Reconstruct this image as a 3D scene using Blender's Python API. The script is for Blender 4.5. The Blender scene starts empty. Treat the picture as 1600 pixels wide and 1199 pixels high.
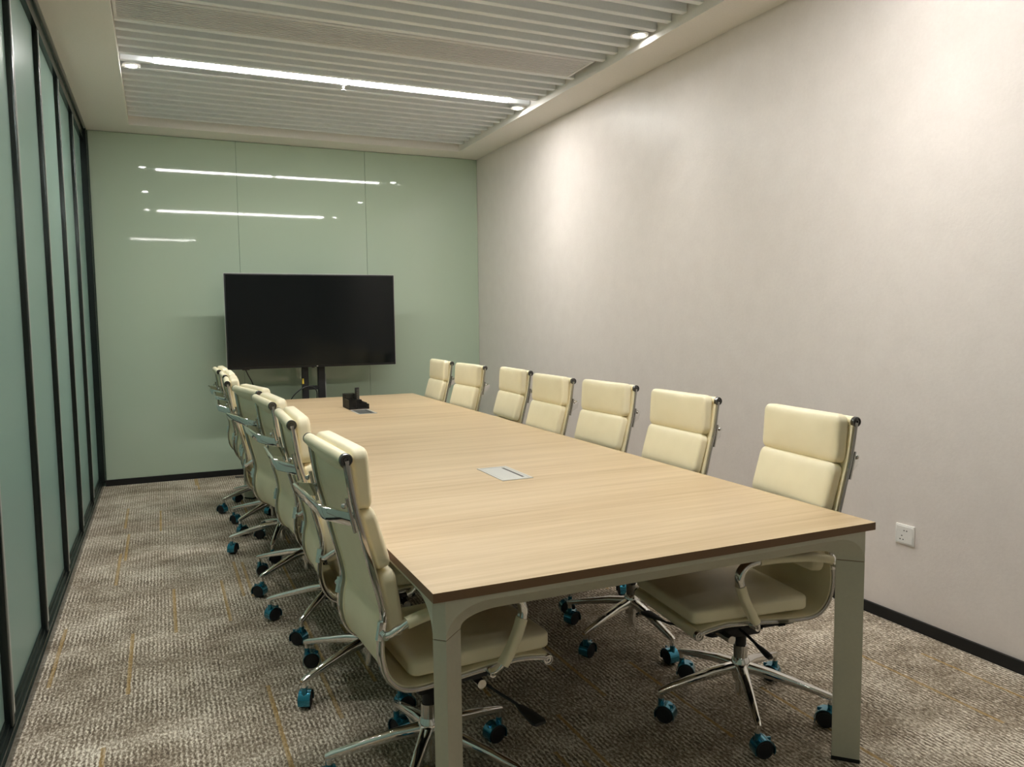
import bpy, bmesh, math, random
from mathutils import Vector, Matrix
random.seed(7)
PI = math.pi
C = bpy.context.scene.collection
SC = bpy.context.scene

# ------------------------------------------------------------------ camera, world, exposure
cd = bpy.data.cameras.new('camera'); cam = bpy.data.objects.new('camera', cd); C.objects.link(cam)
cd.sensor_fit = 'HORIZONTAL'; cd.sensor_width = 36.0; cd.lens = 1220.25 / 1600 * 36.0; cd.clip_start = 0.02
R_ = (0.91166972, -0.41076223, -0.01152042); U_ = (0.04458064, 0.07099718, 0.99647979); F_ = (0.40849834, 0.90897403, -0.08303802)
cam.matrix_world = Matrix(((R_[0], U_[0], -F_[0], 0.0), (R_[1], U_[1], -F_[1], 0.0), (R_[2], U_[2], -F_[2], 1.36769), (0, 0, 0, 1)))
SC.camera = cam
w = bpy.data.worlds.new('world'); SC.world = w; w.use_nodes = True
w.node_tree.nodes['Background'].inputs[0].default_value = (0.72, 0.86, 0.86, 1)
w.node_tree.nodes['Background'].inputs[1].default_value = 0.30
vs = SC.view_settings; vs.view_transform = 'Standard'; vs.look = 'None'; vs.exposure = 0.95; vs.gamma = 1.0; vs.use_curve_mapping = False
SC.cycles.max_bounces = 9; SC.cycles.diffuse_bounces = 6; SC.cycles.glossy_bounces = 5; SC.cycles.sample_clamp_indirect = 4.0
SC.cycles.caustics_reflective = False; SC.cycles.caustics_refractive = False; SC.cycles.use_denoising = True
STRIP_EMIT = 40.0      # linear lights
DISC_EMIT = 42.0       # downlight lens
SPOT_W = 14.0          # each downlight
LAMP_COL = (1.0, 0.972, 0.928)

# ------------------------------------------------------------------ room numbers (metres)
XL, XR, YB, YR, H = -0.4673, 2.929, 7.3057, -3.0, 2.9324
RX0, RX1, RY0, RY1, HT = -0.1495, 2.6347, 0.30, 7.0134, 3.10      # ceiling recess
GX = -0.512                                                      # frosted glass face of the left partition

# ------------------------------------------------------------------ helpers
def link(o, parent=None):
    C.objects.link(o)
    if parent is not None: o.parent = parent
    return o

class MB:
    def __init__(s): s.v = []; s.f = []
    def add(s, vs_, fs): 
        b = len(s.v); s.v += [tuple(p) for p in vs_]; s.f += [tuple(i + b for i in f) for f in fs]; return s
    def box(s, x0, x1, y0, y1, z0, z1):
        return s.add([(x0,y0,z0),(x1,y0,z0),(x1,y1,z0),(x0,y1,z0),(x0,y0,z1),(x1,y0,z1),(x1,y1,z1),(x0,y1,z1)],
                     [(0,3,2,1),(4,5,6,7),(0,1,5,4),(1,2,6,5),(2,3,7,6),(3,0,4,7)])
    def bbox(s, x0, x1, y0, y1, z0, z1, r=0.003, seg=2):
        bm = bmesh.new(); bmesh.ops.create_cube(bm, size=1.0)
        for v in bm.verts: v.co = Vector(((x0+x1)/2 + v.co.x*(x1-x0), (y0+y1)/2 + v.co.y*(y1-y0), (z0+z1)/2 + v.co.z*(z1-z0)))
        bmesh.ops.bevel(bm, geom=bm.edges[:], offset=r, segments=seg, profile=0.5, affect='EDGES')
        bm.verts.index_update(); s.add([v.co[:] for v in bm.verts], [[v.index for v in f.verts] for f in bm.faces]); bm.free(); return s
    def tube(s, pts, prof, ref=(0,1,0), caps=True, scale=None):
        """sweep a closed 2D profile (a = along ref, b = along t x ref)"""
        pts = [Vector(p) for p in pts]; n = len(pts); m = len(prof); ref = Vector(ref); vs_ = []
        for i, p in enumerate(pts):
            t = (pts[min(i+1, n-1)] - pts[max(i-1, 0)]).normalized()
            a = (ref - t * ref.dot(t)).normalized(); b = t.cross(a)
            k = scale[i] if scale else 1.0
            for (u, q) in prof: vs_.append(p + a*u*k + b*q*k)
        fs = []
        for i in range(n-1):
            for j in range(m):
                k = (j+1) % m; fs.append((i*m+j, i*m+k, (i+1)*m+k, (i+1)*m+j))
        if caps: fs.append(tuple(range(m-1, -1, -1))); fs.append(tuple((n-1)*m + j for j in range(m)))
        return s.add(vs_, fs)
    def lathe(s, prof, seg=20, o=(0,0,0), axis=(0,0,1)):
        ax = Vector(axis).normalized(); q = ax.to_track_quat('Z', 'Y'); o = Vector(o); vs_ = []; m = len(prof)
        for (r, z) in prof:
            for k in range(seg):
                a = 2*PI*k/seg; vs_.append(o + q @ Vector((r*math.cos(a), r*math.sin(a), z)))
        fs = []
        for i in range(m-1):
            for k in range(seg):
                j = (k+1) % seg; fs.append((i*seg+k, i*seg+j, (i+1)*seg+j, (i+1)*seg+k))
        if prof[0][0] > 1e-6: fs.append(tuple(range(seg-1, -1, -1)))
        if prof[-1][0] > 1e-6: fs.append(tuple((m-1)*seg + k for k in range(seg)))
        return s.add(vs_, fs)
    def cyl(s, a, b, r, seg=16, r2=None):
        a = Vector(a); b = Vector(b); L = (b-a).length
        return s.lathe([(r, 0), (r if r2 is None else r2, L)], seg, a, b-a)
    def mesh(s, name, mat, angle=35):
        me = bpy.data.meshes.new(name); me.from_pydata(s.v, [], s.f); 
        bm = bmesh.new(); bm.from_mesh(me); bmesh.ops.recalc_face_normals(bm, faces=bm.faces[:]); bm.to_mesh(me); bm.free()
        me.materials.append(mat)
        if angle: me.shade_smooth(); me.set_sharp_from_angle(angle=math.radians(angle))
        return me
    def obj(s, name, mat, parent=None, angle=35):
        return link(bpy.data.objects.new(name, s.mesh(name, mat, angle)), parent)

def circle(r, n=10): return [(r*math.cos(2*PI*k/n), r*math.sin(2*PI*k/n)) for k in range(n)]
def rrect(hw, hh, r, seg=3):
    out = []
    for cx, cy, a0 in ((hw-r, hh-r, 0), (-hw+r, hh-r, PI/2), (-hw+r, -hh+r, PI), (hw-r, -hh+r, 1.5*PI)):
        for k in range(seg+1):
            a = a0 + PI/2*k/seg; out.append((cx + r*math.cos(a), cy + r*math.sin(a)))
    return out
def smooth_path(pts, n=6):
    """Catmull-Rom through the points"""
    P = [Vector(p) for p in pts]; out = []
    for i in range(len(P)-1):
        p0 = P[max(i-1,0)]; p1 = P[i]; p2 = P[i+1]; p3 = P[min(i+2, len(P)-1)]
        for k in range(n):
            t = k/n; out.append(0.5*((2*p1) + (p2-p0)*t + (2*p0-5*p1+4*p2-p3)*t*t + (3*p1-p0-3*p2+p3)*t**3))
    out.append(P[-1]); return out
def pad(mb, cen, nrm, up, hy, hu, th, r_plane=0.03, r_th=0.014, crown=0.008, curve=0.0):
    """upholstered cushion: rounded block, its front crowned; nrm = front, up = its long way up, width along Y"""
    nrm = Vector(nrm).normalized(); up = Vector(up).normalized(); side = Vector((0,1,0)); cen = Vector(cen)
    def coords(h, r):
        a = [-h + r*(1 - math.cos(PI/2*k/4)) for k in range(5)]
        mid = [(-h + r) + 2*(h-r)*k/8 for k in range(1, 8)]
        return a + mid + [-x for x in reversed(a)]
    hs = (th/2, hy, hu); rs = (r_th, r_plane, r_plane)
    X, Y, Z = coords(hs[0], rs[0]), coords(hs[1], rs[1]), coords(hs[2], rs[2])
    idx = {}; vs_ = []; fs = []
    def vid(p):
        k = tuple(round(c, 6) for c in p)
        if k not in idx:
            inn = [max(-h+r, min(h-r, c)) for c, h, r in zip(p, hs, rs)]
            e = Vector([(c-i)/r for c, i, r in zip(p, inn, rs)])
            if e.length > 1e-6:
                e.normalize(); q = [i + r*c for i, r, c in zip(inn, rs, e)]
            else: q = list(p)
            f = (1-(q[1]/hy)**2)*(1-(q[2]/hu)**2)
            if q[0] > 0: q[0] += crown*f
            q[0] += curve*(q[2]/hu)**2
            idx[k] = len(vs_); vs_.append(cen + nrm*q[0] + side*q[1] + up*q[2])
        return idx[k]
    def face(A, B, fn):
        for i in range(len(A)-1):
            for j in range(len(B)-1):
                fs.append((vid(fn(A[i],B[j])), vid(fn(A[i+1],B[j])), vid(fn(A[i+1],B[j+1])), vid(fn(A[i],B[j+1]))))
    for sgn in (-1, 1):
        face(Y, Z, lambda a, b: (sgn*hs[0], a, b)); face(X, Z, lambda a, b: (a, sgn*hs[1], b)); face(X, Y, lambda a, b: (a, b, sgn*hs[2]))
    return mb.add(vs_, fs)
def seam(mb, cen, nrm, up, hy, hu, off, r_plane=0.03, r=0.0016, inset=0.002):
    nrm = Vector(nrm).normalized(); up = Vector(up).normalized(); cen = Vector(cen); side = Vector((0,1,0))
    o = rrect(hy-inset, hu-inset, r_plane, 4); pts = [cen + nrm*off + side*a + up*b for a, b in o]; pts.append(pts[0])
    return mb.tube(pts, circle(r, 5), ref=nrm, caps=False)

def empty(name, loc=(0,0,0), rz=0.0):
    o = bpy.data.objects.new(name, None); o.empty_display_size = 0.1; o.location = loc; o.rotation_euler = (0,0,rz); return link(o)
def tag(o, label, cat, group=None):
    o['label'] = label; o['category'] = cat
    if group: o['group'] = group
    return o
def structure(o): o['kind'] = 'structure'; return o
def copy_tree(o, parent=None):
    c = o.copy(); C.objects.link(c); c.parent = parent
    for ch in list(o.children): copy_tree(ch, c)
    return c

# ------------------------------------------------------------------ materials
def mat(name, col, rough=0.5, metal=0.0, spec=0.5, emit=None, estr=0.0, coat=0.0, coat_rough=0.05):
    m = bpy.data.materials.new(name); m.use_nodes = True; b = m.node_tree.nodes['Principled BSDF']
    b.inputs['Base Color'].default_value = (*col, 1); b.inputs['Roughness'].default_value = rough; b.inputs['Metallic'].default_value = metal
    b.inputs['Specular IOR Level'].default_value = spec
    if coat: b.inputs['Coat Weight'].default_value = coat; b.inputs['Coat Roughness'].default_value = coat_rough
    if emit: b.inputs['Emission Color'].default_value = (*emit, 1); b.inputs['Emission Strength'].default_value = estr
    return m
class NT:
    def __init__(s, m): s.t = m.node_tree; s.n = s.t.nodes; s.b = s.n['Principled BSDF']
    def new(s, typ, **kw):
        o = s.n.new(typ)
        for k, v in kw.items(): setattr(o, k, v)
        return o
    def lk(s, a, b): s.t.links.new(a, b)
    def val(s, sock, v):
        if hasattr(v, 'is_linked'): s.lk(v, sock)
        else: sock.default_value = v
    def math(s, op, a, b=0.0, c=0.0):
        o = s.new('ShaderNodeMath', operation=op); s.val(o.inputs[0], a); s.val(o.inputs[1], b); s.val(o.inputs[2], c); return o.outputs[0]
    def coord(s): return s.new('ShaderNodeTexCoord').outputs['Object']
    def mapped(s, co, scale): o = s.new('ShaderNodeMapping'); o.inputs['Scale'].default_value = scale; s.lk(co, o.inputs[0]); return o.outputs[0]
    def noise(s, co, scale=1.0, detail=3.0, rough=0.5, dist=0.0):
        o = s.new('ShaderNodeTexNoise'); s.lk(co, o.inputs['Vector']); o.inputs['Scale'].default_value = scale; o.inputs['Detail'].default_value = detail
        o.inputs['Roughness'].default_value = rough; o.inputs['Distortion'].default_value = dist; return o.outputs[0]
    def ramp(s, fac, stops):
        o = s.new('ShaderNodeValToRGB'); s.lk(fac, o.inputs[0]); e = o.color_ramp.elements
        while len(e) < len(stops): e.new(0.5)
        for el, (p, c) in zip(e, stops): el.position = p; el.color = (*c, 1) if len(c) == 3 else c
        return o.outputs[0]
    def mix(s, fac, a, b, blend='MIX'):
        o = s.new('ShaderNodeMix', data_type='RGBA', blend_type=blend); s.val(o.inputs[0], fac)
        for sock, v in ((o.inputs[6], a), (o.inputs[7], b)):
            if isinstance(v, tuple): sock.default_value = (*v, 1)
            else: s.lk(v, sock)
        return o.outputs[2]
    def bump(s, h, strength=0.2, dist=0.002):
        o = s.new('ShaderNodeBump'); s.lk(h, o.inputs['Height']); o.inputs['Strength'].default_value = strength; o.inputs['Distance'].default_value = dist
        s.lk(o.outputs[0], s.b.inputs['Normal'])

def make_carpet():
    m = mat('carpet', (0.3,0.26,0.2), 0.95, spec=0.1); n = NT(m); co = n.coord()
    sep = n.new('ShaderNodeSeparateXYZ'); n.lk(co, sep.inputs[0]); x, y = sep.outputs[0], sep.outputs[1]
    wob = n.noise(n.mapped(co, (60, 45, 1)), 1.0, 3.0, 0.65)
    ph = n.math('MULTIPLY', n.math('ADD', x, n.math('MULTIPLY', n.math('SUBTRACT', wob, 0.5), 0.027)), 2*PI/0.0160)
    rib = n.math('MULTIPLY_ADD', n.math('SINE', ph), 0.5, 0.5)
    brk = n.noise(n.mapped(co, (130, 60, 1)), 1.0, 3.0, 0.75)                    # broken loops
    mott = n.noise(n.mapped(co, (2.4, 3.4, 1)), 1.0, 4.0, 0.6)                  # worn patches
    band = n.noise(n.mapped(co, (9.0, 9.0, 1)), 1.0, 3.0, 0.6)
    ribw = n.math('MULTIPLY_ADD', n.noise(n.mapped(co, (5, 7, 1)), 1.0, 2.0, 0.5), 1.6, -0.42)     # where the ribs show
    h = n.math('ADD', n.math('MULTIPLY', n.math('SUBTRACT', rib, 0.5), ribw), n.math('MULTIPLY', n.math('SUBTRACT', brk, 0.5), 2.6))
    lev = n.math('ADD', n.math('MULTIPLY', h, 0.95), n.math('MULTIPLY', n.math('SUBTRACT', n.math('MULTIPLY_ADD', band, 0.5, mott), 0.75), 0.95))
    lev = n.math('ADD', lev, 0.50)
    col = n.ramp(lev, [(0.0, (0.125,0.10,0.074)), (0.30, (0.245,0.197,0.145)), (0.58, (0.44,0.378,0.292)), (0.95, (0.89,0.825,0.71))])
    # ochre yarn: short lengths of a few lanes
    lane = n.math('FLOOR', n.math('DIVIDE', n.math('ADD', x, n.math('MULTIPLY', n.math('SUBTRACT', wob, 0.5), 0.008)), 0.0145))
    wn = n.new('ShaderNodeTexWhiteNoise', noise_dimensions='1D'); n.lk(lane, wn.inputs['W'])
    seg = n.math('FLOOR', n.math('ADD', n.math('DIVIDE', y, 0.62), n.math('MULTIPLY', wn.outputs[0], 7.0)))
    wn2 = n.new('ShaderNodeTexWhiteNoise', noise_dimensions='2D'); cb = n.new('ShaderNodeCombineXYZ'); n.lk(lane, cb.inputs[0]); n.lk(seg, cb.inputs[1]); n.lk(cb.outputs[0], wn2.inputs['Vector'])
    on = n.math('GREATER_THAN', wn2.outputs[0], 0.968)
    on = n.math('MULTIPLY', on, n.math('MULTIPLY', n.math('MINIMUM', n.math('MULTIPLY', brk, 1.6), 1.0), 0.72))
    col = n.mix(on, col, (0.46, 0.29, 0.085))
    n.lk(col, n.b.inputs['Base Color']); n.bump(h, 0.55, 0.006); return m
def make_oak():
    m = mat('oak_laminate', (0.6,0.45,0.26), 0.42, spec=0.35); n = NT(m); co = n.coord()
    a = n.noise(n.mapped(co, (1.1, 26, 1)), 1.0, 5.0, 0.6, 0.6); b = n.noise(n.mapped(co, (2.5, 140, 1)), 1.0, 3.0, 0.6); c = n.noise(n.mapped(co, (0.5, 3.2, 1)), 1.0, 3.0, 0.5)
    f = n.math('ADD', n.math('ADD', n.math('MULTIPLY', a, 0.55), n.math('MULTIPLY', b, 0.25)), n.math('MULTIPLY', c, 0.35))
    col = n.ramp(f, [(0.36, (0.335,0.228,0.116)), (0.51, (0.49,0.365,0.215)), (0.72, (0.60,0.47,0.30))])
    n.lk(col, n.b.inputs['Base Color']); n.lk(n.math('MULTIPLY_ADD', b, 0.12, 0.36), n.b.inputs['Roughness']); n.bump(b, 0.05, 0.001); return m
def make_wallpaper():
    m = mat('wallpaper', (0.60,0.55,0.51), 0.5, spec=0.4); n = NT(m); co = n.coord()
    a = n.noise(n.mapped(co, (1, 60, 60)), 1.0, 4.0, 0.65); b = n.noise(n.mapped(co, (1, 9, 9)), 1.0, 3.0, 0.5)
    f = n.math('ADD', n.math('MULTIPLY', a, 0.5), n.math('MULTIPLY', b, 0.5))
    n.lk(n.ramp(f, [(0.3, (0.70,0.645,0.61)), (0.7, (0.76,0.705,0.67))]), n.b.inputs['Base Color'])
    n.lk(n.ramp(a, [(0.35, (0.30,)*3), (0.65, (0.46,)*3)]), n.b.inputs['Roughness']); n.bump(f, 0.35, 0.004); return m
def make_leather():
    m = mat('cream_leather', (0.83,0.765,0.545), 0.42, spec=0.4); n = NT(m); co = n.coord()
    v = n.new('ShaderNodeTexVoronoi'); v.inputs['Scale'].default_value = 420; n.lk(co, v.inputs['Vector']); s = n.noise(co, 9.0, 3.0)
    n.lk(n.ramp(s, [(0.3, (0.82,0.75,0.53)), (0.7, (0.87,0.80,0.58))]), n.b.inputs['Base Color']); n.bump(v.outputs['Distance'], 0.06, 0.001); return m
def make_frosted():
    m = mat('frosted_green_glass', (0.33,0.44,0.385), 0.26, spec=0.9); n = NT(m)
    tr = n.new('ShaderNodeBsdfTranslucent'); tr.inputs[0].default_value = (0.48, 0.68, 0.63, 1); mx = n.new('ShaderNodeMixShader'); mx.inputs[0].default_value = 0.35
    out = n.n['Material Output']; n.lk(n.b.outputs[0], mx.inputs[1]); n.lk(tr.outputs[0], mx.inputs[2]); n.lk(mx.outputs[0], out.inputs[0])
    a = n.noise(n.coord(), 260.0, 2.0); n.lk(n.math('MULTIPLY_ADD', a, 0.10, 0.25), n.b.inputs['Roughness']); return m
def make_paint(name, col, rough=0.6, spec=0.4, bump=0.05):
    m = mat(name, col, rough, spec=spec); n = NT(m); a = n.noise(n.coord(), 90.0, 3.0); n.bump(a, bump, 0.001)
    d = tuple(c*0.96 for c in col); n.lk(n.ramp(a, [(0.3, d), (0.7, col)]), n.b.inputs['Base Color']); return m
M = dict(
    carpet=make_carpet(), oak=make_oak(), wallpaper=make_wallpaper(), leather=make_leather(), frosted=make_frosted(),
    stitch=make_paint('leather_stitch', (0.60,0.52,0.33), 0.5), plaster=make_paint('ceiling_plaster', (0.83,0.80,0.76), 0.8, 0.2), slat=make_paint('slat_aluminium', (0.83,0.86,0.885), 0.5, 0.4),
    void=make_paint('ceiling_void', (0.72,0.72,0.72), 0.9, 0.1), grille=make_paint('grille_aluminium', (0.72,0.72,0.72), 0.45, 0.5),
    glass_board=mat('back_painted_glass', (0.43,0.525,0.41), 0.03, spec=0.55), board_edge=mat('glass_edge', (0.10,0.17,0.13), 0.2),
    black_trim=make_paint('black_skirting', (0.012,0.012,0.012), 0.5, 0.3), dark_metal=mat('dark_bronze_metal', (0.022,0.03,0.028), 0.22, 0.6, 0.5),
    grey_trim=make_paint('grey_trim', (0.30,0.30,0.29), 0.4), greige=make_paint('greige_powder_coat', (0.56,0.54,0.43), 0.45, 0.4, 0.02),
    edge=make_paint('brown_edge_band', (0.20,0.115,0.062), 0.5, 0.35), chrome=mat('chrome', (0.86,0.86,0.85), 0.06, 1.0), gunmetal=mat('gunmetal_cap', (0.14,0.14,0.14), 0.25, 1.0),
    dark_chrome=mat('dark_chrome', (0.56,0.55,0.53), 0.12, 1.0),
    black=make_paint('black_plastic', (0.014,0.014,0.015), 0.45), blue=mat('blue_film', (0.015,0.24,0.38), 0.15, 0.75, 0.6, coat=1.0), tyre=make_paint('caster_rubber', (0.012,0.012,0.014), 0.55),
    screen=mat('tv_screen', (0.004,0.0055,0.006), 0.12, spec=0.28), bezel=mat('tv_bezel', (0.010,0.010,0.011), 0.3), silver=mat('silver_edge', (0.62,0.64,0.62), 0.3, 0.6),
    yellow=make_paint('yellow_label', (0.75,0.55,0.06), 0.6), white=make_paint('white_plastic', (0.80,0.79,0.76), 0.35), hole=mat('socket_hole', (0.05,0.05,0.05), 0.6),
    alu=make_paint('anodised_aluminium', (0.52,0.53,0.51), 0.35, 0.6), darkgrey=make_paint('dark_grey_plastic', (0.09,0.095,0.09), 0.4),
    strip=mat('lamp_diffuser', (0.9,0.9,0.88), 0.5, emit=LAMP_COL, estr=STRIP_EMIT), disc=mat('downlight_lens', (0.9,0.9,0.88), 0.5, emit=LAMP_COL, estr=DISC_EMIT),
    door=make_paint('door_veneer', (0.66,0.60,0.46), 0.4),
)

# ------------------------------------------------------------------ structure
fl = structure(MB().box(-0.75, XR+0.12, YR-0.1, YB+0.12, -0.08, 0.0).obj('floor', M['carpet'], angle=0))
wr = structure(MB().box(XR, XR+0.12, YR-0.1, YB+0.12, 0, HT+0.1).obj('wall_right', M['wallpaper'], angle=0))
wrear = structure(MB().box(-0.75, XR, YR-0.1, YR, 0, HT+0.1).obj('wall_rear', M['plaster'], angle=0))
wb = structure(MB().box(-0.75, XR, YB+0.014, YB+0.12, 0, HT+0.1).obj('wall_back', M['board_edge'], angle=0))
joints = [-0.462, 0.672, 1.807, XR-0.001]
for a, b in zip(joints[:-1], joints[1:]):
    MB().bbox(a+0.0012, b-0.0012, YB, YB+0.012, 0.052, H-0.004, 0.001, 1).obj('glass_panel', M['glass_board'], wb, 0)
structure(MB().box(XL, XR-0.012, YB-0.010, YB+0.012, 0, 0.050).obj('baseboard_back', M['black_trim'], angle=0))
structure(MB().box(XR-0.012, XR+0.001, YR, YB-0.010, 0, 0.0505).obj('baseboard_right', M['black_trim'], angle=0))

# ceiling: soffit ring, recess lid, then slats
cm = MB()
cm.box(-0.75, RX0, YR, YB+0.014, H, HT); cm.box(RX1, XR, YR, YB+0.014, H, HT)
cm.box(RX0, RX1, RY1, YB+0.014, H, HT); cm.box(RX0, RX1, YR, RY0, H, HT)
ceil = structure(cm.obj('ceiling', M['plaster'], angle=0))
structure(MB().box(-0.75, XR, YR, YB+0.014, HT, HT+0.08).obj('ceiling_void', M['void'], angle=0))
SZ0, SZ1, SW = 2.978, 3.062, 0.040
def slat_mesh(x0, x1):
    return MB().bbox(x0, x1, 0, SW, SZ0, SZ1, 0.0025, 1).mesh('slat', M['slat'], 0)
full = slat_mesh(RX0+0.002, RX1-0.002)
VY0, VY1 = 4.405, 4.742
ys = [3.529 - 0.1385*k for k in range(-6, 23)] + [4.762 + 0.1405*k for k in range(0, 16)]
for y in sorted(ys):
    if y < RY0+0.02 or y+SW > RY1-0.02: continue
    o = link(bpy.data.objects.new('slat', full), ceil); o.location = (0, y, 0)
# linear air grille between the slats
gr = empty('air_grille', (0, VY0, 2.978)); tag(gr, 'long white linear air-conditioning grille set between the ceiling slats', 'air vent')
L0, L1 = RX0+0.004, RX1-0.06
fm = MB()
for (a, b, c, d) in ((L0, L1, 0, 0.016), (L0, L1, VY1-VY0-0.016, VY1-VY0), (L0, L0+0.016, 0.016, VY1-VY0-0.016), (L1-0.016, L1, 0.016, VY1-VY0-0.016)):
    fm.box(a, b, c, d, -0.004, 0.03)
fm.obj('frame', M['grille'], gr, 0)
bl = MB(); k = 0.024
while k < VY1-VY0-0.02:
    bl.box(L0+.016, L1-.016, k, k+.0145, -0.002, 0.014); k += 0.0255
bo = bl.obj('blades', M['grille'], gr, 0); bo['kind'] = 'stuff'
MB().box(L0+.016, L1-.016, 0.016, VY1-VY0-0.016, 0.028, 0.032).obj('backing', M['darkgrey'], gr, 0)

# left partition: frosted panes between dark mullions
wl = structure(MB().box(-0.60, -0.4813, YR, YB+0.014, 0, 0.045).obj('wall_left', M['dark_metal'], angle=0))
def lpart(name, mb, m='dark_metal'): return mb.obj(name, M[m], wl, 0)
lpart('sill_rail', MB().box(-0.60, -0.487, YR, YB, 0.045, 0.062).box(-0.60, -0.497, YR, YB, 0.062, 0.078).box(-0.60, -0.505, YR, YB, 0.078, 0.092))
lpart('header_rail', MB().box(-0.60, -0.488, YR, YB, 2.835, 2.905).box(-0.60, -0.478, YR, YB, 2.905, H))
lpart('shadow_trim', MB().box(-0.478, -0.4673, YR, YB, H-0.012, H+0.002), 'grey_trim')
lpart('end_post', MB().bbox(-0.60, -0.4673, 7.212, YB-0.0005, 0.045, H-0.001, 0.002, 1))
my = []; y = 7.212 - 0.845
while y > YR: my.append(y); y -= 0.865
bar = MB().bbox(-0.60, -0.489, -0.021, 0.021, 0.062, 2.84, 0.006, 3).mesh('mullion', M['dark_metal'], 40)
strip_ = MB().box(-0.489, -0.4872, 0.002, 0.0195, 0.10, 2.83).mesh('edge_glint', M['silver'], 0)  # added silver strip stands in for the bright reflection along each mullion edge
for y in my:
    o = link(bpy.data.objects.new('mullion', bar), wl); o.location = (0, y, 0)
    e = link(bpy.data.objects.new('edge_glint', strip_), o)
ed = [7.212] + my + [YR]
for a, b in zip(ed[:-1], ed[1:]):
    lpart('glass_pane', MB().box(GX-0.010, GX, b+0.018, a-0.018, 0.085, 2.845), 'frosted')

# ------------------------------------------------------------------ ceiling lights
def linear_light(x0, x1, y, label):
    t = empty('linear_light', ((x0+x1)/2, y, 2.9805)); tag(t, label, 'ceiling light', 'linear ceiling lights'); h = (x1-x0)/2
    MB().box(-h, h, -0.047, 0.047, 0.004, 0.07).obj('housing', M['slat'], t, 0)
    MB().bbox(-h+.001, h-.001, -0.0475, 0.0475, -0.0045, 0.0035, 0.001, 1).obj('diffuser', M['strip'], t)
linear_light(0.041, 1.246, 5.420, 'left white linear light strip above the far half of the table')
linear_light(1.272, 2.440, 5.420, 'right white linear light strip above the far half of the table')
linear_light(0.055, 1.225, 2.080, 'left linear light strip above the near end, seen mirrored in the back glass')
linear_light(1.251, 2.420, 2.080, 'right linear light strip above the near end, seen mirrored in the back glass')
linear_light(-0.405, 0.71, -1.75, 'rear linear light strip behind the camera, a thin line mirrored in the back glass')
SC.objects[-1]
def downlight(x, y, label):
    t = empty('downlight', (x, y, 2.972)); tag(t, label, 'ceiling light', 'round downlights in the slatted ceiling')
    MB().lathe([(0.044, -0.004), (0.049, -0.006), (0.053, -0.003), (0.053, 0.004), (0.044, 0.004)], 28).obj('trim_ring', M['white'], t)
    MB().lathe([(0.0435, 0.0), (0.030, -0.005), (0.0, -0.007)], 28).obj('lens', M['disc'], t)
    ld = bpy.data.lights.new('downlight_lamp', 'SPOT'); ld.energy = SPOT_W; ld.color = LAMP_COL; ld.spot_size = math.radians(74); ld.spot_blend = 1.0; ld.shadow_soft_size = 0.03
    lo = link(bpy.data.objects.new('downlight_lamp', ld), t); lo.location = (0, 0, -0.012)
for y, where in ((5.558, 'over the far half of the table'), (3.896, 'at mid room'), (2.22, 'over the near end of the table')):
    for x, side in ((-0.086, 'glass partition'), (2.572, 'wallpapered wall')):
        downlight(x, y, 'round bright downlight beside the %s %s' % (side, where))
# the strip behind the camera hangs on the plain soffit
for o in list(C.objects):
    if o.name.startswith('linear_light') and abs(o.location.y + 1.75) < 1e-4: o.location.z = H; o.scale.y = 0.3
sp = empty('sprinkler_head', (1.226, 5.492, SZ0)); tag(sp, 'small chrome sprinkler head under the slats beside the light strip', 'sprinkler')
MB().lathe([(0.022, 0.0), (0.022, -0.004), (0.010, -0.008), (0.008, -0.020), (0.004, -0.022), (0.004, -0.034)], 16).obj('body', M['grey_trim'], sp)
MB().lathe([(0.004, -0.033), (0.016, -0.034), (0.016, -0.037), (0.0, -0.038)], 16).obj('deflector', M['grey_trim'], sp)

# ------------------------------------------------------------------ table
TX0, TX1, TY0, TY1, TZ = 0.536, 1.9205, 1.6407, 6.3185, 0.75
tb = empty('conference_table', ((TX0+TX1)/2, (TY0+TY1)/2, 0)); tag(tb, 'long light oak conference table with greige metal legs, down the middle of the room', 'table')
cx, cy = tb.location.x, tb.location.y
TW, TL = (TX1-TX0)/2, (TY1-TY0)/2
MB().box(-TW, TW, -TL, TL, 0.7270, 0.7494).obj('edge_band', M['edge'], tb, 0)
MB().bbox(-TW, TW, -TL, TL, 0.7488, TZ, 0.0004, 1).obj('tabletop', M['oak'], tb, 0)
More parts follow.
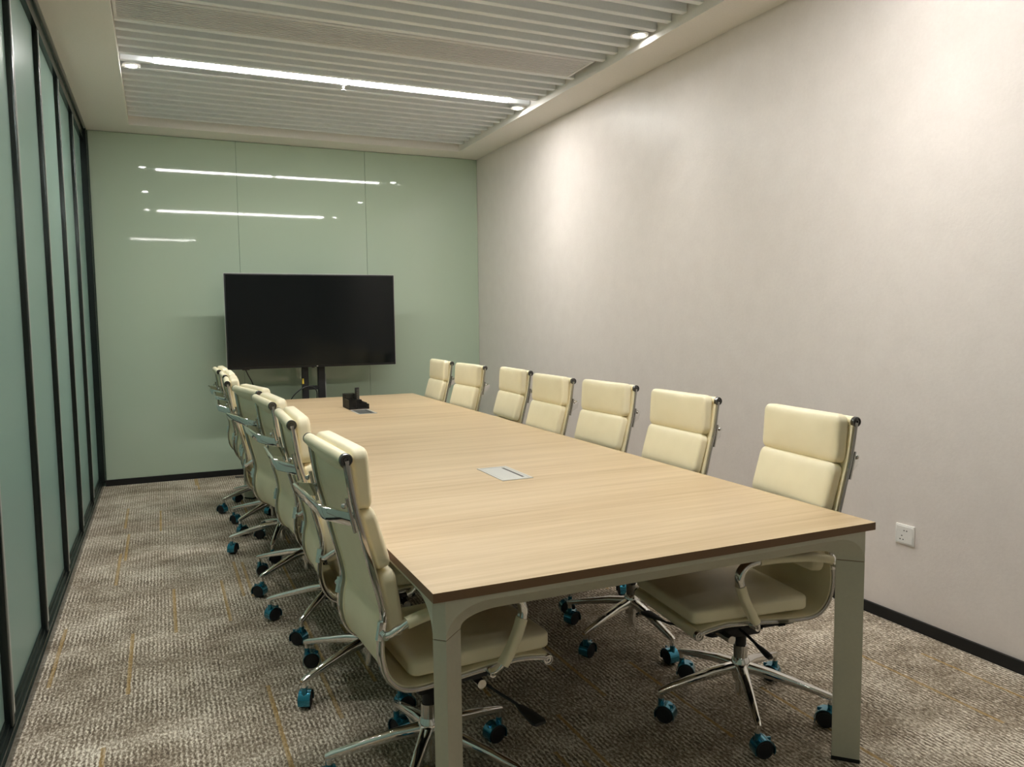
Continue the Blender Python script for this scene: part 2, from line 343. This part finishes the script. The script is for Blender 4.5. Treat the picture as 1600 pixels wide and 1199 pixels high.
# aprons: thin lip, then a soffit sloping inwards
O_, CC, BL = 0.008, 0.024, 0.056
Za, Zb = 0.727, 0.632
def apron(a, b, horizontal, sgn):
    prof = [(0, Za), (0, 0.712), (BL, 0.668), (BL+0.012, 0.668), (BL+0.012, Za)]; vs_ = []
    for t in (a, b):
        for (q, z) in prof:
            e = sgn*((TL if horizontal else TW) - O_ - q)
            vs_.append((t, e, z) if horizontal else (e, t, z))
    n = len(prof); fs = [tuple(range(n)), tuple(range(2*n-1, n-1, -1))] + [(i, (i+1) % n, n+(i+1) % n, n+i) for i in range(n)]
    MB().add(vs_, fs).obj('apron', M['greige'], tb, 0)
Wg = 0.110
for s in (-1, 1):
    apron(-TW+O_+CC+Wg, TW-O_-CC-Wg, True, s); apron(-TL+O_+CC+Wg, TL-O_-CC-Wg, False, s)
for sx in (-1, 1):
    for sy in (-1, 1):
        def P(u, v, z): return (sx*(TW-O_-u), sy*(TL-O_-v), z)
        rings = []; N = 14
        for i in range(N+1):
            a = PI/2*i/N; wv = Wg*(1-math.cos(a)) ; z = Zb + (0.712-Zb)*math.sin(a); zi = Zb + (0.668+0.0-Zb)*math.sin(a)
            wi = (Wg)*(1-math.cos(a))
            rings.append([P(CC,0,z), P(CC+wv,0,z), P(CC+BL+wi*0.92,BL,zi), P(BL,BL+0.0,zi), P(BL,CC+BL+wi*0.92,zi), P(0,CC+wv,z), P(0,CC,z)])
        last = [P(CC,0,Za), P(CC+Wg,0,Za), P(CC+BL+Wg*0.92,BL,Za), P(BL,BL,Za), P(BL,CC+BL+Wg*0.92,Za), P(0,CC+Wg,Za), P(0,CC,Za)]
        rings.append(last); n = 7; vs_ = [p for r in rings for p in r]; fs = [tuple(range(n)), tuple((len(rings)-1)*n + j for j in range(n))]
        # bottom ring is the blade section: the inner corner is pulled onto its end
        vs_[3] = P(CC*0.5+BL, CC*0.5+BL, Zb)
        for i in range(len(rings)-1):
            for j in range(n): fs.append((i*n+j, i*n+(j+1) % n, (i+1)*n+(j+1) % n, (i+1)*n+j))
        MB().add(vs_, fs).obj('corner_bracket', M['greige'], tb, 25)
        def blade(z0, z1, g=0.0):
            q = [(CC,0), (CC+BL,BL), (BL,CC+BL), (0,CC)]; c = (CC/2+BL/2,)*2
            q = [(c[0]+(u-c[0])*(1-g), c[1]+(v-c[1])*(1-g)) for u, v in q]
            return MB().add([P(u, v, z0) for u, v in q] + [P(u, v, z1) for u, v in q], [(0,1,2,3),(4,5,6,7),(0,1,5,4),(1,2,6,5),(2,3,7,6),(3,0,4,7)])
        lg = blade(0.012, Zb-0.0025).obj('leg', M['greige'], tb, 0)
        blade(Zb-0.0025, Zb, 0.06).obj('leg_joint', M['edge'], tb, 0)
        blade(0.0, 0.012, -0.02).obj('foot_pad', M['black'], lg, 0)
for k in (-1, 0, 1):
    MB().box(-TW+0.085, TW-0.085, k*1.35-0.025, k*1.35+0.025, 0.677, 0.727).obj('cross_beam', M['greige'], tb, 0)

# cable boxes let into the top
def cable_box(x0, x1, y0, y1, label, dark):
    t = empty('cable_box', ((x0+x1)/2, (y0+y1)/2, TZ)); tag(t, label, 'cable box', 'cable boxes in the tabletop'); a, b = (x1-x0)/2, (y1-y0)/2
    f = MB()
    for r in ((-a, a, -b, -b+.010), (-a, a, b-.010, b), (-a, -a+.010, -b+.010, b-.010), (a-.010, a, -b+.010, b-.010)): f.box(*r, 0.0002, 0.003)
    f.obj('frame', M['alu'], t, 0)
    MB().box(-a+.010, a-.010, -b+.010, b-.010, 0.0001, 0.0006).obj('well', M['hole'], t, 0)
    lm = M['darkgrey'] if dark else M['alu']  # far lid and rim coloured dark to stand for what they reflect
    MB().bbox(-a+.0115, a-.034, -b+.0115, b-.0115, 0.0006, 0.0026, 0.0006, 1).obj('lid', lm, t, 0)
    MB().box(a-.022, a-.0105, -b+.0105, b-.0105, 0.0006, 0.0024).obj('rim', lm, t, 0)
    for ya in (-b+.0115, b-.030): MB().box(a-.034, a-.022, ya, ya+.0185, 0.0006, 0.0024).obj('slot_end', lm, t, 0)
cable_box(1.166, 1.296, 2.692, 2.958, 'grey cable box with a black slot in the near half of the tabletop', False)
cable_box(1.168, 1.294, 5.064, 5.324, 'cable box, lid coloured for its dark reflection, in the tabletop before the black desk organizer', True)

# desk organizer (wire mesh) and the remote standing in it
og = empty('desk_organizer', (1.245, 5.455, TZ)); tag(og, 'black wire mesh desk organizer at the far end of the oak table', 'organizer')
def mesh_wall(mb, p, q, z0, z1):
    p = Vector(p); q = Vector(q); d = (q-p); L = d.length; d.normalize(); n = Vector((-d.y, d.x)); t = 0.0007
    def bar(a, b, za, zb, tt):
        A = p + d*a; B = p + d*b
        mb.add([(*(A - n*tt), za), (*(B - n*tt), za), (*(B + n*tt), za), (*(A + n*tt), za), (*(A - n*tt), zb), (*(B - n*tt), zb), (*(B + n*tt), zb), (*(A + n*tt), zb)],
               [(0,3,2,1),(4,5,6,7),(0,1,5,4),(1,2,6,5),(2,3,7,6),(3,0,4,7)])
    k = 0.004
    while k < L: bar(k-.0008, k+.0008, z0, z1, t); k += 0.0045
    z = z0 + .004
    while z < z1: bar(0, L, z-.0008, z+.0008, t); z += 0.0045
    for (a, b, za, zb) in ((0, L, z1-.004, z1), (0, L, z0, z0+.004), (0, .004, z0, z1), (L-.004, L, z0, z1)): bar(a, b, za, zb, 0.0018)
def basket(name, x0, x1, y0, y1, h):
    m = MB()
    for p, q in (((x0,y0),(x1,y0)), ((x1,y0),(x1,y1)), ((x1,y1),(x0,y1)), ((x0,y1),(x0,y0))): mesh_wall(m, p, q, 0.001, h)
    m.box(x0, x1, y0, y1, 0.0005, 0.002); return m.obj(name, M['black'], og, 0)
basket('front_compartment', -0.072, -0.020, -0.095, 0.03, 0.066)
basket('tall_compartment', -0.072, 0.004, 0.033, 0.105, 0.098)
basket('card_compartment', -0.017, 0.030, -0.03, 0.030, 0.060)
basket('note_tray', -0.017, 0.066, -0.095, -0.033, 0.034)
basket('clip_tray', 0.033, 0.066, -0.030, 0.105, 0.038)
rm = MB(); rm.bbox(-0.018, 0.018, -0.008, 0.008, 0, 0.142, 0.004, 2)
ro = tag(rm.obj('remote_control', M['black']), 'slim black remote control standing upright in the desk organizer', 'remote control'); ro.location = (1.2515, 5.455, TZ+0.003); ro.rotation_euler = (0.0, 0.0, 0.7)
kp = MB()
for i in range(3):
    for j in range(6): kp.box(-0.014+i*0.010, -0.007+i*0.010, -0.0088, -0.0078, 0.05+j*0.014, 0.058+j*0.014)
kp.obj('keypad', M['darkgrey'], ro, 0)

# ------------------------------------------------------------------ television on its mobile stand
tv = empty('television', (1.2165, 6.87, 0.968)); tag(tv, 'wide black flat-screen television on a stand before the green glass wall', 'television')
MB().bbox(-0.7165, 0.7165, -0.012, 0.018, 0.0, 0.797, 0.003, 2).obj('casing', M['bezel'], tv)
MB().box(-0.7185, 0.7185, -0.004, 0.010, 0.799, 0.8015).box(-0.7195, -0.7168, -0.004, 0.010, -0.001, 0.8015).box(0.7168, 0.7195, -0.004, 0.010, -0.001, 0.8015).obj('silver_edge', M['silver'], tv, 0)
MB().box(-0.706, 0.706, -0.0135, -0.0115, 0.020, 0.787).obj('screen', M['screen'], tv, 0)
MB().bbox(-0.42, 0.42, 0.018, 0.045, 0.05, 0.55, 0.006, 2).obj('rear_cover', M['bezel'], tv)
MB().box(0.012, 0.024, -0.0140, -0.0120, 0.006, 0.012).obj('status_light', M['silver'], tv, 0)
MB().bbox(-0.03, -0.005, -0.010, 0.004, -0.006, 0.001, 0.001, 1).obj('sensor_tab', M['bezel'], tv)
MB().bbox(-0.60, -0.54, -0.006, 0.012, -0.007, 0.001, 0.001, 1).obj('cable_tab', M['bezel'], tv)
st = empty('television_stand', (1.21, 6.97, 0)); tag(st, 'black two-post mobile television stand behind the far end of the table', 'television stand')
for a, b in ((-0.092, -0.038), (0.045, 0.105)):
    p = MB().bbox(a, b, -0.025, 0.025, 0.09, 1.55, 0.003, 1).obj('post', M['black'], st)
    if a < 0: MB().box(a-0.0015, a+0.012, -0.0265, 0.0, 0.820, 0.866).obj('yellow_label', M['yellow'], p, 0)['label'] = 'small yellow sticker'
    else: MB().box(b, b+0.006, -0.02, 0.02, 0.30, 0.90).obj('cable_channel', M['grey_trim'], p, 0)
for za, zb in ((0.765, 0.800), (0.30, 0.335)): MB().box(-0.040, 0.047, -0.018, 0.018, za, zb).obj('crossbar', M['black'], st, 0)
MB().box(-0.30, 0.30, -0.05, -0.028, 1.20, 1.24).box(-0.30, 0.30, -0.05, -0.028, 1.44, 1.48).box(-0.22, -0.19, -0.053, -0.045, 1.15, 1.52).box(0.19, 0.22, -0.053, -0.045, 1.15, 1.52).obj('mounting_bracket', M['black'], st, 0)
MB().bbox(-0.40, 0.40, -0.035, 0.035, 0.075, 0.11, 0.004, 1).obj('base_bar', M['black'], st)
for s in (-1, 1):
    MB().bbox(s*0.40-0.025, s*0.40+0.025, -0.36, 0.27, 0.065, 0.105, 0.005, 1).obj('foot', M['black'], st)
    for yy in (-0.32, 0.23):
        MB().cyl((s*0.40-0.012, yy, 0.03), (s*0.40+0.012, yy, 0.03), 0.03, 16).box(s*0.40-0.016, s*0.40+0.016, yy-0.012, yy+0.012, 0.035, 0.066).obj('caster', M['tyre'], st)
def cable(pts, label, r=0.005):
    tag(MB().tube(smooth_path(pts, 8), circle(r, 6), ref=(0.3,1,0.2)).obj('power_cable', M['black']), label, 'cable', 'television cables')
cable([(0.645,6.90,0.966), (0.665,6.915,0.92), (0.705,6.93,0.83), (0.745,6.97,0.65), (0.755,7.02,0.35), (0.74,7.08,0.08), (0.70,7.14,0.006), (0.55,7.18,0.006)], 'thin black cable hanging from the bottom left corner of the television')
cable([(0.86,7.12,0.006), (0.90,7.06,0.15), (0.96,6.975,0.55), (1.02,6.925,0.70), (1.10,6.925,0.775), (1.17,6.930,0.797), (1.228,6.930,0.765), (1.235,6.930,0.68), (1.22,6.932,0.50), (1.205,6.930,0.345)], 'black cable looping through the posts of the television stand')

# wall socket
so = empty('wall_socket', (XR, 2.3445, 0.4085), 0); tag(so, 'white square power socket low on the wallpapered wall beyond the table', 'socket')
MB().bbox(-0.009, 0.0, -0.0465, 0.0465, -0.0435, 0.0435, 0.0025, 2).obj('plate', M['white'], so)
MB().bbox(-0.0105, -0.008, -0.040, 0.040, -0.037, 0.037, 0.001, 1).obj('insert', M['white'], so)
hm = MB()
for (yy, zz) in ((-0.012, 0.018), (0.001, 0.018), (0.012, -0.006), (0.020, -0.022), (0.005, -0.022)): hm.box(-0.0110, -0.0103, yy-0.003, yy+0.003, zz-0.0022, zz+0.0022)
hm.obj('pin_holes', M['hole'], so, 0)

# rear of the room (only mirrored in the glass wall)
MB_d = MB().bbox(-0.35, 0.62, YR, YR+0.04, 0, 2.5, 0.003, 1).obj('door_1', M['door']); structure(MB_d)
MB().cyl((0.53, YR+0.04, 1.0), (0.53, YR+0.09, 1.0), 0.010, 12).cyl((0.53, YR+0.085, 1.0), (0.41, YR+0.085, 1.0), 0.009, 12).obj('handle', M['chrome'], MB_d)

# ------------------------------------------------------------------ office chair (facing +X)
RAIL = [(0.285,0.392),(0.262,0.399),(0.20,0.408),(0.13,0.406),(0.05,0.400),(-0.06,0.392),(-0.125,0.393),(-0.165,0.410),(-0.193,0.447),(-0.205,0.50),(-0.203,0.55),
        (-0.195,0.594),(-0.2,0.64),(-0.222,0.73),(-0.246,0.83),(-0.260,0.885),(-0.268,0.93),(-0.275,0.98),(-0.281,1.020)]
def rail_path(y, off=0.0, n=4):
    P = smooth_path([(x, y, z) for x, z in RAIL], n); out = []
    for i, p in enumerate(P):
        t = (P[min(i+1, len(P)-1)] - P[max(i-1, 0)]).normalized(); nn = t.cross(Vector((0,1,0)))   # points to the sitter's side
        out.append(p - nn*off)
    return out
GROOVE = [(-0.0115,-0.006),(-0.006,-0.007),(-0.0045,-0.002),(0.0045,-0.002),(0.006,-0.007),(0.0115,-0.006),(0.013,-0.003),(0.013,0.004),(0.010,0.006),(-0.010,0.006),(-0.013,0.004),(-0.013,-0.003)]
def make_chair():
    t = empty('office_chair')
    # leather sling, welts, rolls
    sling = MB().tube(rail_path(0.0, 0.0085), [(-0.206,-0.0025),(0.206,-0.0025),(0.206,0.0025),(-0.206,0.0025)]).obj('seat_sling', M['leather'], t, 50)
    for s in (-1, 1): MB().tube(rail_path(s*0.172, 0.0055)[4:-3], circle(0.0042, 6)).obj('edge_welt', M['leather'], sling)
    fm_ = []; ff = []
    for i in range(13):
        yy = -0.185 + 0.370*i/12; sag = 0.012*(1-((i-6)/6)**2)
        for k in range(5):
            q = k/4; fm_.append((-0.2965 + 0.024*q**1.6, yy, 1.018 - (0.030+sag)*q))
    for i in range(12):
        for k in range(4): ff.append((i*5+k, i*5+k+1, (i+1)*5+k+1, (i+1)*5+k))
    MB().add(fm_, ff).obj('roll_flap', M['leather'], sling)
    tr = MB().lathe([(0.0, -0.203), (0.0155, -0.203), (0.0165, -0.198), (0.0165, 0.198), (0.0155, 0.203), (0.0, 0.203)], 20, (-0.281, 0, 1.022), (0,1,0)).obj('head_roll', M['leather'], t)
    fr = MB().lathe([(0.0, -0.203), (0.0145, -0.203), (0.0155, -0.198), (0.0155, 0.198), (0.0145, 0.203), (0.0, 0.203)], 20, (0.289, 0, 0.388), (0,1,0)).obj('front_roll', M['leather'], t)
    for s in (-1, 1):
        for o, par, r, m in (((-0.281, s*0.203, 1.022), tr, 0.0168, 'gunmetal'), ((0.289, s*0.203, 0.388), fr, 0.0160, 'dark_chrome')):
            k = r/0.0168
            MB().lathe([(0.0168*k, -0.004), (0.0168*k, 0.006), (0.0150*k, 0.0085), (0.0128*k, 0.0085), (0.0120*k, 0.0055), (0.0080*k, 0.0055), (0.0072*k, 0.0075), (0.0045*k, 0.0075), (0.0035*k, 0.004), (0.0, 0.004)], 22, o, (0,s,0)).obj('end_cap', M[m], par)
    # cushions
    for (xa, za, xb, zb, th, cr) in ((-0.258,0.884,-0.268,1.044,0.050,0.005), (-0.206,0.718,-0.252,0.880,0.047,0.006), (-0.180,0.532,-0.203,0.714,0.050,0.010)):
        up = Vector((xb-xa, 0, zb-za)); hu = up.length/2; up.normalize(); n = Vector((up.z, 0, -up.x)); c = Vector(((xa+xb)/2, 0, (za+zb)/2)) + n*(th/2)
        q = pad(MB(), c, n, up, 0.197, hu, th, 0.027, 0.013, cr).obj('back_cushion', M['leather'], t, 60)
        seam(MB(), c, n, up, 0.197, hu, th/2-0.013, 0.030).obj('seam', M['stitch'], q)
    c = Vector((0.092, 0, 0.441)); q = pad(MB(), c, (0,0,1), (1,0,0), 0.200, 0.214, 0.052, 0.030, 0.013, 0.012).obj('seat_cushion', M['leather'], t, 60)
    sm = MB(); seam(sm, c, (0,0,1), (1,0,0), 0.200, 0.214, 0.013, 0.030); seam(sm, c, (0,0,1), (1,0,0), 0.200, 0.214, -0.014, 0.030); sm.obj('seam', M['stitch'], q)
    # side rails
    for s in (-1, 1): MB().tube(rail_path(s*0.199), GROOVE).obj('side_rail', M['dark_chrome'], t, 30)
    # back handle: flat bar with two mounts
    def arc(p, c, q, n=4):
        p, c, q = Vector(p), Vector(c), Vector(q); return [p*(1-k/n)**2 + c*2*(k/n)*(1-k/n) + q*(k/n)**2 for k in range(n+1)]
    hb = [Vector((-0.266, -0.198, 0.868)), Vector((-0.322, -0.166, 0.884))] + arc((-0.3235, -0.165, 0.8845), (-0.334, -0.158, 0.888), (-0.335, -0.143, 0.888))
    path = hb + [Vector((p.x, -p.y, p.z)) for p in reversed(hb)]
    hd = MB().tube(path, rrect(0.018, 0.0055, 0.003, 2), ref=(-0.28,0,0.96)).obj('back_handle', M['chrome'], t, 40)
    for s in (-1, 1):
        mk = MB(); mk.tube([(-0.281, s*0.203, 0.925), (-0.273, s*0.203, 0.885), (-0.262, s*0.203, 0.835)], rrect(0.006, 0.004, 0.002, 2)); mk.lathe([(0.0, 0), (0.007, 0.001), (0.008, 0.006), (0.005, 0.011), (0.0, 0.012)], 12, (-0.284, s*0.203, 0.905), (-1,0,0.25))
        mk.obj('mount', M['dark_chrome'], hd)
    # arms
    for s in (-1, 1):
        A = smooth_path([(-0.150, s*0.256, 0.598), (-0.075, s*0.258, 0.614), (0.04, s*0.258, 0.622), (0.118, s*0.258, 0.622)], 6)
        E = smooth_path([(0.112, s*0.258, 0.622), (0.150, s*0.258, 0.616), (0.176, s*0.258, 0.596), (0.183, s*0.258, 0.570), (0.178, s*0.258, 0.545)], 5)
        B = smooth_path([(0.180, s*0.258, 0.551), (0.166, s*0.258, 0.512), (0.145, s*0.257, 0.468), (0.122, s*0.254, 0.430)], 5)
        ar = MB().tube(E, rrect(0.0165, 0.0105, 0.009, 4)).obj('armrest', M['chrome'], t, 50)
        J1 = smooth_path([(-0.200, s*0.226, 0.566), (-0.190, s*0.243, 0.571), (-0.172, s*0.253, 0.585), (-0.146, s*0.256, 0.599)], 5)
        J2 = smooth_path([(0.125, s*0.254, 0.435), (0.112, s*0.246, 0.415), (0.100, s*0.228, 0.400)], 4)
        MB().tube(J1, rrect(0.010, 0.008, 0.006, 3), scale=[0.8+0.5*i/(len(J1)-1) for i in range(len(J1))]).cyl((-0.200, s*0.196, 0.564), (-0.200, s*0.240, 0.564), 0.0095, 14).cyl((-0.206, s*0.203, 0.545), (-0.198, s*0.203, 0.592), 0.012, 8).obj('rear_joint', M['chrome'], ar)
        MB().tube(J2, rrect(0.013, 0.009, 0.007, 3), scale=[1.1-0.3*i/(len(J2)-1) for i in range(len(J2))]).cyl((0.100, s*0.20, 0.398), (0.100, s*0.238, 0.398), 0.0095, 14).obj('front_joint', M['chrome'], ar)
        MB().tube(A, rrect(0.019, 0.013, 0.011, 4)).obj('upper_sleeve', M['leather'], ar, 50); MB().tube(B, rrect(0.019, 0.013, 0.011, 4)).obj('lower_sleeve', M['leather'], ar, 50)
    # mechanism
    mc = MB().bbox(-0.075, 0.165, -0.080, 0.080, 0.325, 0.384, 0.010, 2).bbox(-0.05, 0.09, -0.050, 0.050, 0.285, 0.330, 0.012, 2).box(-0.06, 0.10, -0.20, -0.17, 0.380, 0.390).box(-0.06, 0.10, 0.17, 0.20, 0.380, 0.390).box(-0.03, -0.005, -0.20, 0.20, 0.376, 0.389).box(0.055, 0.08, -0.20, 0.20, 0.376, 0.389).obj('tilt_mechanism', M['black'], t)
    MB().lathe([(0.0, 0.0), (0.024, 0.002), (0.026, 0.012), (0.024, 0.034), (0.012, 0.036), (0.012, 0.055)], 16, (0.115, 0.0, 0.285)).obj('tension_knob', M['black'], mc)
    MB().cyl((0.118, -0.125, 0.318), (0.118, 0.125, 0.318), 0.0135, 16).obj('cross_tube', M['dark_chrome'], mc)
    lv = MB().tube(smooth_path([(0.10, -0.06, 0.345), (0.13, -0.10, 0.315), (0.165, -0.125, 0.285), (0.185, -0.165, 0.275), (0.195, -0.21, 0.272)], 5), circle(0.0045, 7), ref=(0,0,1))
    lv.tube([(0.193,-0.20,0.272), (0.197,-0.225,0.271), (0.202,-0.265,0.268), (0.205,-0.30,0.266), (0.206,-0.312,0.266)], rrect(0.0045, 0.020, 0.004, 2), ref=(0,0,1), scale=[0.35,0.7,1.0,1.15,0.9]); lv.obj('lever', M['black'], mc)
    l2 = MB().tube([(0.06,0.06,0.335), (0.05,0.12,0.318), (0.044,0.17,0.302)], circle(0.005, 7), ref=(0,0,1)); l2.tube([(0.045,0.15,0.306),(0.042,0.18,0.298),(0.040,0.21,0.290),(0.040,0.222,0.288)], rrect(0.006, 0.011, 0.005, 2), ref=(0,0,1), scale=[0.5,0.9,1.1,0.8]); l2.obj('tilt_lever', M['black'], mc)
    gc = MB().lathe([(0.0235, 0.188), (0.0235, 0.238), (0.020, 0.240)], 18).obj('gas_column', M['dark_chrome'], t)
    MB().lathe([(0.019, 0.239), (0.019, 0.302)], 16).obj('column_sleeve', M['black'], gc)
    return t
def make_base(parent, ang0):
    hub = MB().lathe([(0.0, 0.062), (0.016, 0.062), (0.017, 0.112), (0.027, 0.116), (0.031, 0.150), (0.034, 0.172), (0.030, 0.186), (0.0245, 0.196), (0.0, 0.196)], 20).mesh('hub', M['chrome'])
    n = 12; prof = rrect(0.0165, 0.0155, 0.010, 3)
    pts = [Vector((0.022, 0, 0.160)), Vector((0.10, 0, 0.150)), Vector((0.20, 0, 0.128)), Vector((0.285, 0, 0.107)), Vector((0.302, 0, 0.102))]
    spoke = MB().tube(pts, prof, scale=[1.15, 1.0, 0.82, 0.68, 0.5]).cyl((0.292, 0, 0.074), (0.292, 0, 0.104), 0.0085, 12).mesh('spoke', M['chrome'], 40)
    wheel = MB().lathe([(0.0, -0.001), (0.010, 0.0), (0.022, 0.0015), (0.024, 0.0), (0.0290, 0.0025), (0.0305, 0.007), (0.0305, 0.014), (0.0, 0.014)], 22, (0, 0, 0), (0, 1, 0)).mesh('wheel', M['tyre'])
    hm_ = MB(); N = 16; vs_ = []; fs = []
    for i in range(N+1):
        a = math.radians(-25 + 230*i/N)
        for (r, y) in ((0.0345, -0.021), (0.0345, 0.021), (0.0322, 0.021), (0.0322, -0.021)): vs_.append((r*math.cos(a), y, r*math.sin(a)))
    for i in range(N):
        for j in range(4): k = (j+1) % 4; fs.append((i*4+j, i*4+k, (i+1)*4+k, (i+1)*4+j))
    fs += [(3,2,1,0), tuple(N*4+j for j in range(4))]
    hm_.add(vs_, fs).box(-0.026, 0.026, -0.003, 0.003, -0.012, 0.033).cyl((0.016, 0, 0.026), (0.016, 0, 0.049), 0.010, 12)
    hood = hm_.mesh('caster_hood', M['blue'], 40)
    return hub, spoke, wheel, hood
BASE = make_base(None, 0)
def add_base(t, ang0, seed):
    """five-spoke base; spokes turned to ang0 (in the chair's own frame), casters trailing as they were left"""
    rnd = random.Random(seed); hub, spoke, wheel, hood = BASE
    h = link(bpy.data.objects.new('hub', hub), t)
    for k in range(5):
        a = ang0 + 2*PI*k/5
        s = link(bpy.data.objects.new('base_leg', spoke), t); s.rotation_euler = (0, 0, a)
        ca = a + rnd.uniform(-2.2, 2.2); px, py = 0.292*math.cos(a), 0.292*math.sin(a)
        c = link(bpy.data.objects.new('caster', hood), t); c.location = (px - 0.016*math.cos(ca), py - 0.016*math.sin(ca), 0.0305); c.rotation_euler = (0, 0, ca)
        for sg in (-1, 1):
            wv = link(bpy.data.objects.new('wheel', wheel), c); wv.location = (0, sg*0.019, 0); wv.rotation_euler = (0, 0, PI if sg > 0 else 0)
D = math.radians
CHAIRS = [
    (0.678, 2.137, 2.8, 22, 'cream leather office chair nearest the camera, back turned, at the near left table corner'),
    (0.674, 2.850, -1.8, 61, 'second cream office chair from the near end, on the glass partition side of the table'),
    (0.676, 3.520, 3.3, 15, 'third cream office chair from the near end, on the glass partition side of the table'),
    (0.657, 4.125, 10.5, -4, 'fourth cream office chair from the near end on the glass partition side, turned slightly askew'),
    (0.623, 4.788, -3.3, 35, 'fifth cream office chair from the near end, on the glass partition side of the table'),
    (0.646, 5.373, -1.1, 2, 'sixth cream office chair from the near end, on the glass partition side of the table'),
    (0.642, 5.945, 0.6, 54, 'farthest cream office chair on the glass partition side, before the television corner'),
    (1.780, 2.062, 173.5, 24, 'cream leather office chair at the near right table corner, seat visible under the oak top'),
    (1.783, 2.750, 179.2, 54, 'second cream office chair from the near end, along the wallpapered wall'),
    (1.801, 3.381, 182.4, 30, 'third cream office chair from the near end, along the wallpapered wall'),
    (1.770, 3.949, 179.1, 10, 'fourth cream office chair from the near end, along the wallpapered wall'),
    (1.846, 4.640, 177.1, 50, 'fifth cream office chair from the near end along the wall, partly hidden by its neighbour'),
    (1.782, 5.261, 182.8, 20, 'sixth cream office chair from the near end, along the wallpapered wall'),
    (1.792, 5.948, 178.2, 40, 'farthest cream office chair along the wallpapered wall, near the green glass wall'),
]
proto = make_chair()
first = True
trees = []
for i, ch in enumerate(CHAIRS): trees.append(proto if i == 0 else copy_tree(proto))
for i, (o, (x, y, yaw, sa, lab)) in enumerate(zip(trees, CHAIRS)):
    o.location = (x, y, 0); o.rotation_euler = (0, 0, D(yaw)); tag(o, lab, 'chair', 'cream office chairs around the conference table')
    add_base(o, D(sa - yaw), 11 + i)
